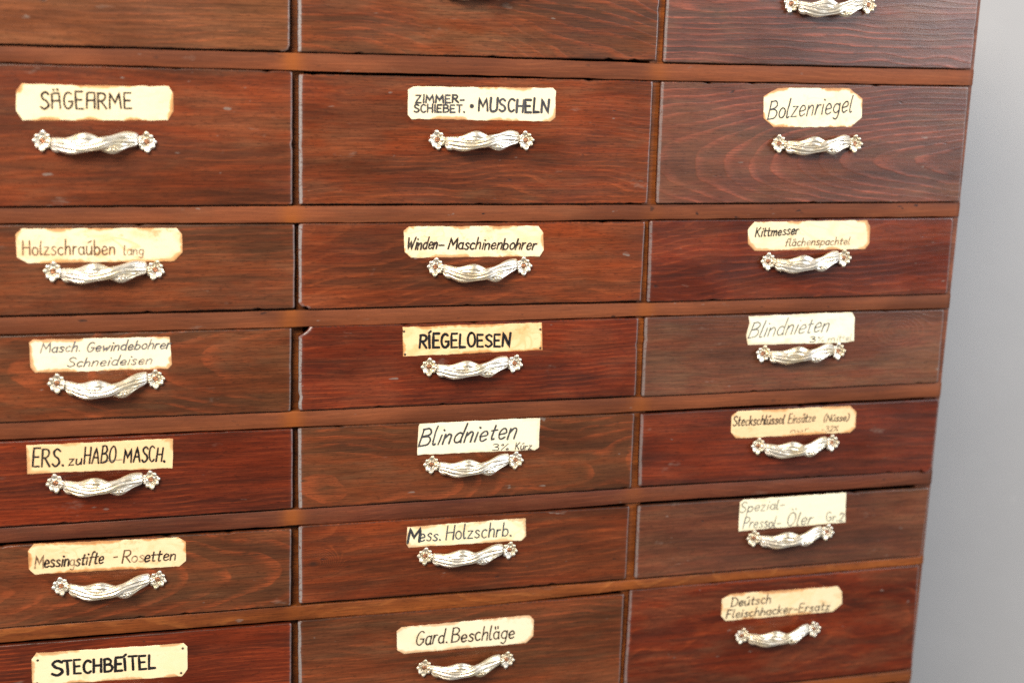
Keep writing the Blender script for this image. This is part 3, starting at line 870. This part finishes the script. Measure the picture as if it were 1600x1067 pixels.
l = lambda *p: ('l', list(p))
s = lambda *p: ('s', list(p))
dot = lambda x, y: ('d', [(x, y), (x + .03, y - .03)])
G = {
    'A': (.60, [l((0, 0), (.3, 1), (.6, 0)), l((.1, .36), (.5, .36))]),
    '^': (.50, [l((0, 0), (.02, .96), (.12, 1), (.46, 1), (.5, 0)), l((0, .5), (.5, .52))]),
    '@': (.50, [l((0, 0), (.02, .96), (.12, 1), (.46, 1), (.5, 0)), l((0, .5), (.5, .52)), dot(.12, 1.24), dot(.36, 1.25)]),
    'B': (.55, [l((.02, 0), (.03, 1)), s((0, .98), (.3, 1), (.46, .82), (.38, .62), (.05, .53)), s((.05, .53), (.4, .52), (.55, .3), (.42, .05), (0, 0))]),
    'C': (.48, [arc(.28, .5, .28, .5, 48, 312)]),
    'D': (.56, [l((.04, 0), (.04, 1)), s((-.04, 1), (.35, .93), (.56, .55), (.42, .12), (0, 0))]),
    'E': (.44, [l((.42, 1), (0, 1), (0, 0), (.44, 0)), l((0, .52), (.36, .52))]),
    'F': (.44, [l((.04, 0), (.06, 1), (.48, 1)), l((0, .5), (.36, .52))]),
    'G': (.56, [arc(.28, .5, .28, .5, 50, 325), l((.52, .2), (.53, .44), (.3, .44))]),
    'H': (.52, [l((0, 0), (.02, 1)), l((.5, 0), (.52, 1)), l((0, .5), (.5, .52))]),
    'I': (.06, [l((.03, 0), (.03, 1))]),
    'Í': (.12, [l((.03, 0), (.03, .95)), l((.02, 1.16), (.16, 1.3))]),
    'K': (.50, [l((0, 0), (.03, 1)), l((.46, 1), (.04, .45)), l((.14, .56), (.48, 0))]),
    'L': (.42, [l((0, 1), (0, 0), (.42, 0))]),
    'M': (.70, [l((0, 0), (.05, 1), (.34, .35), (.62, 1), (.7, 0))]),
    'N': (.55, [l((0, 0), (.02, 1), (.52, 0), (.55, 1))]),
    'O': (.56, [arc(.28, .5, .28, .5, 90, 450, 18)]),
    'Ö': (.60, [arc(.28, .5, .28, .5, 90, 450, 18), dot(.14, 1.26), dot(.40, 1.27)]),
    'P': (.48, [l((0, 0), (.03, 1)), s((0, 1), (.38, .96), (.48, .72), (.32, .5), (.04, .46))]),
    'R': (.52, [l((0, 0), (.03, 1)), s((0, 1), (.36, .98), (.46, .76), (.34, .54), (.04, .5)), l((.18, .5), (.52, 0))]),
    'S': (.48, [s((.47, .86), (.26, 1), (.04, .82), (.16, .58), (.4, .42), (.46, .17), (.22, 0), (0, .13))]),
    'T': (.52, [l((0, 1), (.54, 1)), l((.27, 1), (.27, 0))]),
    'U': (.52, [s((0, 1), (0, .3), (.1, .03), (.27, 0), (.44, .06), (.52, .3), (.52, 1))]),
    'W': (.74, [l((0, 1), (.14, 0), (.36, .7), (.46, 0), (.76, 1.05))]),
    'Z': (.50, [l((.02, 1), (.48, 1), (0, 0), (.5, 0))]),
    'a': (.40, [arc(.2, .27, .2, .27, 40, 330), l((.38, .55), (.37, .15), (.42, 0))]),
    'b': (.40, [l((.02, 1), (0, 0)), arc(.2, .27, .2, .27, 170, -180)]),
    'c': (.34, [arc(.2, .28, .2, .28, 48, 312)]),
    'd': (.42, [arc(.2, .27, .2, .27, 40, 330), l((.42, 1.02), (.38, .2), (.42, 0))]),
    'e': (.38, [s((.04, .27), (.36, .33), (.32, .52), (.17, .57), (.02, .36), (.06, .08), (.2, 0), (.38, .1))]),
    'f': (.30, [s((.36, .92), (.24, 1), (.14, .8), (.1, .3), (.08, -.05)), l((0, .54), (.3, .56))]),
    'g': (.40, [arc(.2, .28, .2, .27, 40, 330), s((.39, .55), (.38, -.1), (.25, -.36), (.04, -.28))]),
    'h': (.38, [l((.03, 1), (0, 0)), s((0, .32), (.18, .56), (.34, .48), (.36, 0))]),
    'i': (.08, [l((.05, .56), (.03, 0)), dot(.08, .84)]),
    'k': (.36, [l((.03, 1), (0, 0)), l((.34, .58), (.02, .25)), l((.1, .32), (.36, 0))]),
    'K_': (.4, []),
    'l': (.12, [s((.04, 1), (.0, .5), (0, .12), (.06, 0), (.15, .05))]),
    'm': (.62, [l((0, .56), (.0, 0)), s((0, .32), (.16, .56), (.28, .46), (.29, 0)), s((.29, .32), (.46, .56), (.58, .46), (.6, 0))]),
    'n': (.38, [l((.0, .56), (.0, 0)), s((0, .32), (.18, .56), (.34, .46), (.35, .0))]),
    'o': (.38, [arc(.2, .28, .2, .28, 90, 450, 16)]),
    'p': (.40, [l((.02, .58), (-.02, -.36)), arc(.2, .28, .2, .27, 170, -180)]),
    'r': (.26, [l((.02, .56), (0, 0)), s((0, .3), (.12, .52), (.28, .54))]),
    's': (.32, [s((.32, .48), (.17, .57), (.04, .45), (.15, .32), (.3, .2), (.27, .04), (.12, 0), (0, .07))]),
    't': (.28, [s((.12, .86), (.1, .3), (.12, .03), (.26, .04)), l((-.02, .56), (.3, .58))]),
    'u': (.40, [s((0, .56), (0, .18), (.1, .0), (.24, .04), (.36, .25)), l((.37, .56), (.38, 0))]),
    'w': (.52, [l((0, .56), (.12, .02), (.26, .44), (.38, .02), (.54, .58))]),
    'z': (.36, [l((.02, .56), (.34, .56), (0, 0), (.36, .0))]),
    '2': (.44, [s((.02, .78), (.2, 1), (.42, .8), (.3, .45), (.0, .02)), l((0, .02), (.46, .02))]),
    '3': (.42, [s((.02, .92), (.24, 1), (.4, .78), (.16, .54)), s((.16, .54), (.42, .42), (.36, .05), (.0, .06))]),
    '%': (.50, [l((.02, 0), (.46, 1)), arc(.08, .82, .08, .12, 0, 360, 8), arc(.44, .14, .08, .12, 0, 360, 8)]),
    '(': (.20, [s((.2, 1.1), (.04, .8), (.0, .4), (.1, -.1))]),
    ')': (.20, [s((.02, 1.1), (.18, .8), (.18, .3), (.0, -.1))]),
    '.': (.08, [dot(.03, .04)]),
    '-': (.34, [l((.02, .34), (.34, .36))]),
    '*': (.06, [dot(.0, .0)]),
    ' ': (.3, []),
}
G['ä'] = (.40, G['a'][1] + [l((.10, .74), (.08, .9)), l((.28, .76), (.27, .92))])
G['~u'] = (.40, G['u'][1] + [l((.12, .80), (.34, .90))])
TONES = {'dark': (.030, .020, .016), 'black': (.012, .011, .012), 'grey': (.050, .050, .054), 'pencil': (.10, .10, .105),
         'brown': (.105, .060, .032), 'bluish': (.050, .062, .075)}


def spline(p, n=5):
    q = [p[0]] + list(p) + [p[-1]]
    out = []
    for i in range(1, len(q) - 2):
        a, b, c, d = q[i - 1], q[i], q[i + 1], q[i + 2]
        for k in range(n):
            t = k / n
            out.append(tuple(.5 * (2 * b[m] + (c[m] - a[m]) * t + (2 * a[m] - 5 * b[m] + 4 * c[m] - d[m]) * t * t + (3 * b[m] - a[m] - 3 * c[m] + d[m]) * t ** 3) for m in (0, 1)))
    out.append(tuple(p[-1]))
    return out


def write(runs, parent, origin, seed, y0, lift):
    rnd = random.Random(seed)
    V, F, CI, CF = [], [], [], []
    layer = 0

    def ribbon(P, w, tone, fade, y):
        b = len(V)
        n = len(P)
        if n < 2:
            return
        L, Rr = [], []
        ww = wob(n, .13, 3, rnd)
        for i in range(n):
            a, c = P[max(0, i - 1)], P[min(n - 1, i + 1)]
            dx, dz = c[0] - a[0], c[1] - a[1]
            d = math.hypot(dx, dz) or 1
            h = w / 2 * (1 + ww[i])
            if 0 < i < n - 1:                       # keep the pen's width round sharp turns
                ax, az = P[i][0] - a[0], P[i][1] - a[1]
                da = math.hypot(ax, az) or 1
                cs = (ax * dx + az * dz) / (da * d)
                h /= max(.6, cs)
            L.append((P[i][0] - dz / d * h, P[i][1] + dx / d * h))
            Rr.append((P[i][0] + dz / d * h, P[i][1] - dx / d * h))
        loop = L[:]
        def cap(c, frm, sgn):
            ang = math.atan2(frm[1] - c[1], frm[0] - c[0])
            rr = math.hypot(frm[1] - c[1], frm[0] - c[0])
            return [(c[0] + rr * math.cos(ang - k * math.pi / 5), c[1] + rr * math.sin(ang - k * math.pi / 5)) for k in range(1, 5)]
        for i in range(n):
            V.append((L[i][0], y - lift(*L[i]), L[i][1]))
            V.append((Rr[i][0], y - lift(*Rr[i]), Rr[i][1]))
        for i in range(n - 1):
            F.append((b + 2 * i, b + 2 * i + 1, b + 2 * i + 3, b + 2 * i + 2))
        e = len(V)
        for p in cap(P[-1], L[-1], 1):
            V.append((p[0], y - lift(*p), p[1]))
        F.append((b + 2 * n - 2, *range(e, e + 4), b + 2 * n - 1)[::-1])
        e = len(V)
        for p in cap(P[0], Rr[0], 1):
            V.append((p[0], y - lift(*p), p[1]))
        F.append((b + 1, *range(e, e + 4), b)[::-1])
        k = len(V) - b
        CI.extend([tone] * k)
        CF.extend([(fade, 0, 0)] * k)

    for txt, p0, p1, cap_h, wd, slant, tone, fade in runs:
        chars, i = [], 0
        while i < len(txt):
            if txt[i] == '~':
                chars.append('~' + txt[i + 1])
                i += 2
            else:
                chars.append(txt[i])
                i += 1
        gap = .17
        upper = sum(c.isupper() for c in chars) > len(chars) / 2
        if upper:
            gap = .20
        tot = sum(G[c][0] for c in chars) + gap * (len(chars) - 1)
        LN = math.hypot(p1[0] - p0[0], p1[1] - p0[1])
        ux, uz = (p1[0] - p0[0]) / LN, (p1[1] - p0[1]) / LN
        sx = LN / max(tot, .05)
        if tot < .1:
            sx = cap_h
        x = 0.0
        for c in chars:
            gw, strokes = G[c]
            js, jy, jr = rnd.uniform(.93, 1.07), rnd.uniform(-.025, .025), rnd.uniform(-.05, .05)
            ft = min(.95, max(0, fade + rnd.uniform(-.12, .14) * (1 if fade > .08 else .3)))
            jt = rnd.uniform(.75, 1.35)
            tn = tuple(min(1, v * jt) for v in TONES[tone])
            for kind, pts in strokes:
                P = spline(pts) if kind == 's' else pts
                if kind == 'l':                     # fill straight runs with points so the pen can tremble
                    Q = [P[0]]
                    for a, b_ in zip(P, P[1:]):
                        m = max(1, int(math.hypot(b_[0] - a[0], b_[1] - a[1]) / .22))
                        Q += [(a[0] + (b_[0] - a[0]) * k / m, a[1] + (b_[1] - a[1]) * k / m) for k in range(1, m + 1)]
                    P = Q
                tr = wob(len(P), .012, 3, rnd)
                Q = []
                for k, (gx, gy) in enumerate(P):
                    gy2 = gy * js + jy
                    X = (x + gx) * sx + (slant + jr) * gy2 * cap_h + tr[k] * cap_h
                    Z = gy2 * cap_h + tr[-k - 1] * cap_h
                    Q.append((p0[0] + ux * X, p0[1] + uz * X + Z))
                layer += 1
                ribbon(Q, min(wd * (1.2 if wd < 1.45 else 1.02), cap_h * .30 if wd > 3 else cap_h * (.25 if upper else .14) if txt != '*' else 9) * (1.25 if kind == 'd' else 1) * rnd.uniform(.9, 1.1), tn, ft, y0 - .012 * (layer % 7))
            x += gw + gap
    o = mesh_obj("lettering", V, F, INK, parent, origin, smooth=False, attrs={"ink": CI, "fade": CF})
    return o


# ------------------------------------------------------------------ paper card
def make_card(parent, origin, spec, mat, seed):
    rnd = random.Random(seed)
    out = spec['outline']
    pts = []
    for a, b in zip(out, out[1:] + out[:1]):
        L = math.hypot(b[0] - a[0], b[1] - a[1])
        n = max(1, int(L / 2.2))
        for i in range(n):
            f = i / n
            pts.append((a[0] + (b[0] - a[0]) * f, a[1] + (b[1] - a[1]) * f))
    N = len(pts)
    jx, jz = wob(N, .28, 2, rnd), wob(N, .34, 2, rnd)
    pts = [(p[0] + jx[i] * .5, p[1] + jz[i]) for i, p in enumerate(pts)]
    cx, cz = sum(p[0] for p in pts) / N, sum(p[1] for p in pts) / N
    hw = max(abs(p[0] - cx) for p in pts)
    hh = max(abs(p[1] - cz) for p in pts)
    V, F, A = [], [], []
    ev = [v - .05 for v in wob(N, 1.7, 8, rnd)]

    x0, x1 = min(p[0] for p in pts), max(p[0] for p in pts)
    z0, z1 = min(p[1] for p in pts), max(p[1] for p in pts)
    tacked = bool(spec['tacks'])
    amp = [(xx, zz, 0.0 if tacked else rnd.choice([0, .2, .6, 1.1, 1.6])) for xx in (x0, x1) for zz in (z0, z1)]

    def lift(x, z):                                 # corners that have come unstuck
        return sum(a * max(0.0, 1 - math.hypot(x - xx, (z - zz) * .8) / 11.0) ** 2 for xx, zz, a in amp)

    def ring(d, y, e):
        for i, p in enumerate(pts):
            px, pz = cx + (p[0] - cx) * (1 - d / hw), cz + (p[1] - cz) * (1 - d / hh)
            V.append((px, y - (lift(px, pz) if y < .2 else 0), pz))
            A.append((max(0, min(1.7, e * (.85 + ev[i]))), 0, 0))
    ring(0, .3, 1)
    ring(0, -.30, 1)
    ring(.25, -.36, .95)
    ring(1.3, -.38, .62)
    ring(3.2, -.38, .28)
    ring(6.0, -.38, 0)
    ring(9.0, -.38, 0)
    for a in range(6):
        for i in range(N):
            j = (i + 1) % N
            F.append((a * N + i, a * N + j, (a + 1) * N + j, (a + 1) * N + i))
    F.append(tuple(6 * N + i for i in range(N)))
    card = mesh_obj("paper_card", V, F, mat, parent, origin, attrs={"edge": A})
    write(spec['text'], card, origin, seed + 5, -.58, lift)
    for x, z in spec['tacks']:
        V, F = [], []
        uvsphere((x, -.5, z), (1.15, .7, 1.15), V, F, 12, 6)
        mesh_obj("tack", V, F, TACK, card, origin)
    return card


# ------------------------------------------------------------------ the drawers
W_ = dict
GRAIN = {
    (0, 1): W_(pal='tan', zc=.25, d0=.03, sp=.0052, lines=.75, haze=.2, warp=.8),
    (0, 2): W_(pal='brown', zc=-.02, d0=.075, tilt=.10, sp=.0042, lines=.65, haze=.5),
    (0, 3): W_(pal='plum', zc=.16, d0=.03, sp=.0062, lines=.9, haze=.45, warp=1.5, rough=.34, spec=.55),
    (1, 1): W_(pal='red', zc=.3, d0=.05, sp=.009, lines=.35, haze=.35, rough=.34),
    (1, 2): W_(pal='red', zc=.24, d0=.05, sp=.005, lines=.5, haze=.4, warp=1.7),
    (1, 3): W_(pal='plum', zc=.040, d0=.040, tilt=-.16, sp=.0050, lines=.95, haze=.35, warp=.45, thick=.70, rough=.34, spec=.5),
    (2, 1): W_(pal='brown', zc=.20, d0=.05, sp=.006, lines=.4, haze=.4),
    (2, 2): W_(pal='red', zc=.075, d0=.06, tilt=.12, sp=.0075, lines=.55, haze=.25, warp=1.3),
    (2, 3): W_(pal='deep', spec=.45, zc=.12, d0=.06, tilt=.16, sp=.006, lines=.75, haze=.2, warp=1.6, rough=.32),
    (3, 1): W_(pal='brown', zc=.045, d0=.050, tilt=-.14, sp=.006, lines=.75, haze=.45, warp=.9),
    (3, 2): W_(pal='deep', zc=.15, d0=.02, sp=.0045, lines=.65, haze=.2),
    (3, 3): W_(pal='olive', spec=.45, zc=.055, d0=.016, tilt=.04, sp=.0040, lines=.4, haze=.6, rough=.42, knot=(.112, .058, .014), heart=.12),
    (4, 1): W_(pal='deep', zc=.22, d0=.03, sp=.0048, lines=.65, haze=.02, scuff=.6),
    (4, 2): W_(pal='brown', zc=.02, d0=.06, tilt=.06, sp=.0046, lines=.75, haze=.4, warp=1.4),
    (4, 3): W_(pal='deep', zc=.3, d0=.05, sp=.008, lines=.3, haze=.15, rough=.4),
    (5, 1): W_(pal='brown', zc=.034, d0=.046, tilt=.15, sp=.0054, lines=.9, haze=.3, warp=.5, thick=.68),
    (5, 2): W_(pal='red', zc=.09, d0=.05, tilt=.04, sp=.0055, lines=.5, haze=.3, knot=(-.150, .040, .008), heart=.8),
    (5, 3): W_(pal='olive', zc=.25, d0=.08, sp=.007, lines=.3, haze=.3, rough=.45),
    (6, 1): W_(pal='deep', zc=.25, d0=.03, sp=.0042, lines=.8, haze=.05),
    (6, 2): W_(pal='brown', zc=.2, d0=.05, sp=.006, lines=.55, haze=.35, warp=1.4),
    (6, 3): W_(pal='deep', zc=.06, d0=.05, tilt=.08, sp=.0062, lines=.7, haze=.35, warp=1.5),
    (7, 1): W_(pal='brown', zc=.2, d0=.05, lines=.5),
    (7, 2): W_(pal='red', zc=.2, d0=.05, lines=.5),
    (7, 3): W_(pal='brown', zc=.2, d0=.05, lines=.5),
}
NOTCH = {
    (3, 2): {'TL': [(0, 9.0), (4.5, 6.2), (8.2, 3.2), (10.0, 0)]},
    (2, 2): {'BL': [(8.0, 76.0), (5.2, 74.6), (3.0, 75.2), (1.2, 73.0), (0, 71.5)]},
    (0, 1): {'BR': [(325.6, 113.5), (324.3, 116.6), (321.5, 118.2), (319.0, 118.4)]},
    (4, 3): {'BR': [(330, 71.0), (328.6, 74.6), (325.0, 76.4), (321.0, 76.7)]},
}
CREAM, WHITE, TANC = (.77, .65, .42), (.80, .765, .60), (.72, .52, .28)
PAPER = {  # base, stain, amount, whiteness of the edge
    (1, 1): (CREAM, (.80, .60, .34), .35, .0), (1, 2): ((0.802, 0.699, 0.485), (.84, .70, .45), .3, .1), (1, 3): ((0.811, 0.726, 0.517), (.80, .62, .36), .3, .0),
    (2, 1): ((0.783, 0.647, 0.423), (.72, .49, .26), .75, .1), (2, 2): ((0.792, 0.673, 0.455), (.78, .56, .32), .6, .1), (2, 3): ((0.792, 0.682, 0.455), (.80, .60, .34), .45, .1),
    (3, 1): ((0.802, 0.716, 0.517), (.80, .66, .44), .35, .1), (3, 2): ((0.774, 0.577, 0.313), (.72, .45, .20), .6, .0), (3, 3): (WHITE, (.84, .76, .50), .35, .75),
    (4, 1): (TANC, (.78, .55, .30), .45, .3), (4, 2): ((0.802, 0.734, 0.540), (.85, .78, .55), .3, .85), (4, 3): ((0.756, 0.560, 0.313), (.74, .50, .27), .6, .2),
    (5, 1): ((0.774, 0.612, 0.368), (.74, .50, .26), .6, .0), (5, 2): ((0.792, 0.716, 0.485), (.78, .58, .30), .4, .4), (5, 3): ((0.802, 0.743, 0.533), (.85, .80, .58), .25, .9),
    (6, 1): ((0.792, 0.664, 0.423), (.82, .64, .36), .4, .2), (6, 2): ((0.792, 0.699, 0.493), (.82, .68, .44), .4, .35), (6, 3): ((0.774, 0.629, 0.392), (.78, .56, .30), .55, .1),
}
LABELS = {
    (0, 1): "brown drawer cut off by the photo's top edge, above the SÄGEARME drawer",
    (0, 2): "brown drawer cut off at the top edge, above the one reading MUSCHELN",
    (0, 3): "purplish brown wavy-grained drawer at the top right with half its handle showing",
    (1, 1): "tall red-brown drawer with a cream card reading SÄGEARME",
    (1, 2): "tall red-brown drawer with a card reading ZIMMER-SCHIEBET. MUSCHELN",
    (1, 3): "tall drawer with arched grain and an eight-sided card reading Bolzenriegel",
    (2, 1): "drawer with a water-stained card reading Holzschrauben lang",
    (2, 2): "drawer with a cream card reading Winden- Maschinenbohrer",
    (2, 3): "drawer with a card reading Kittmesser in black above faded Flächenspachtel",
    (3, 1): "drawer with a two-line card reading Masch. Gewindebohrer Schneideisen",
    (3, 2): "drawer with chipped corner and tacked brown-edged card in bold capitals RIEGELOESEN",
    (3, 3): "dull olive-brown drawer with a white card reading Blindnieten 3 mittel",
    (4, 1): "saturated red drawer with a tan card in capitals beginning ERS. and ending MASCH.",
    (4, 2): "drawer with a white card reading Blindnieten 3 kurz",
    (4, 3): "dark red drawer with a tan card reading Steckschlüssel Einsätze (Nüsse)",
    (5, 1): "arched-grain drawer with a worn card reading Messingstifte - Rosetten",
    (5, 2): "drawer with a narrow card reading Mess. Holzschrb., its M very thick",
    (5, 3): "drawer below a black gap, with a white pencilled card beginning Spezial-",
    (6, 1): "dark red drawer with a tacked cream card in bold capitals STECHBEITEL",
    (6, 2): "drawer with a long cream card reading Gard. Beschläge",
    (6, 3): "tall dark drawer with a card reading Deutsch Fleischhacker-Ersatz",
    (7, 1): "drawer under the STECHBEITEL drawer, below the photo's bottom edge",
    (7, 2): "drawer under the Gard. Beschläge drawer, below the photo's bottom edge",
    (7, 3): "drawer at the lower right corner, only its top edge showing under the Fleischhacker-Ersatz drawer",
}
PALE_SIDES = {1: (.9, .45), 2: (1.0, .45), 3: (.55, .55)}  # per column: how strongly left and right edges are tinted paler
for (r, c), q in sorted(DRAWERS.items()):
    sd = r * 10 + c
    zc = (q[0][1] + q[3][1]) / 2
    xc = (q[0][0] + q[1][0]) / 2
    origin = (xc, 0.0, min(q[2][1], q[3][1]))
    d = bpy.data.objects.new("drawer", None)
    COL.objects.link(d)
    d.location = tuple(v * MM for v in origin)
    d["label"] = LABELS[(r, c)]
    d["category"] = "drawer"
    d["group"] = "drawers in the cabinet"
    mat = wood("wood_drawer", seed=sd + 3, **GRAIN[(r, c)])
    drawer_front(q, mat, d, origin, sd, NOTCH.get((r, c)), left=(2.3 if c < 3 else 2.0), right=(1.3 if c < 3 else 1.1), worn=PALE_SIDES[c])
    h = HANDLES.get((r, c))
    if h is None:
        h = ([xc - 41, zc + 0], [xc + 41, zc + 0], 1.5)
    make_handle(d, origin, h, sd + 50)
    if (r, c) in CARDS:
        b_, s_, am, wh = PAPER[(r, c)]
        make_card(d, origin, CARDS[(r, c)], paper_mat("paper", b_, s_, sd, am, wh), sd + 70)
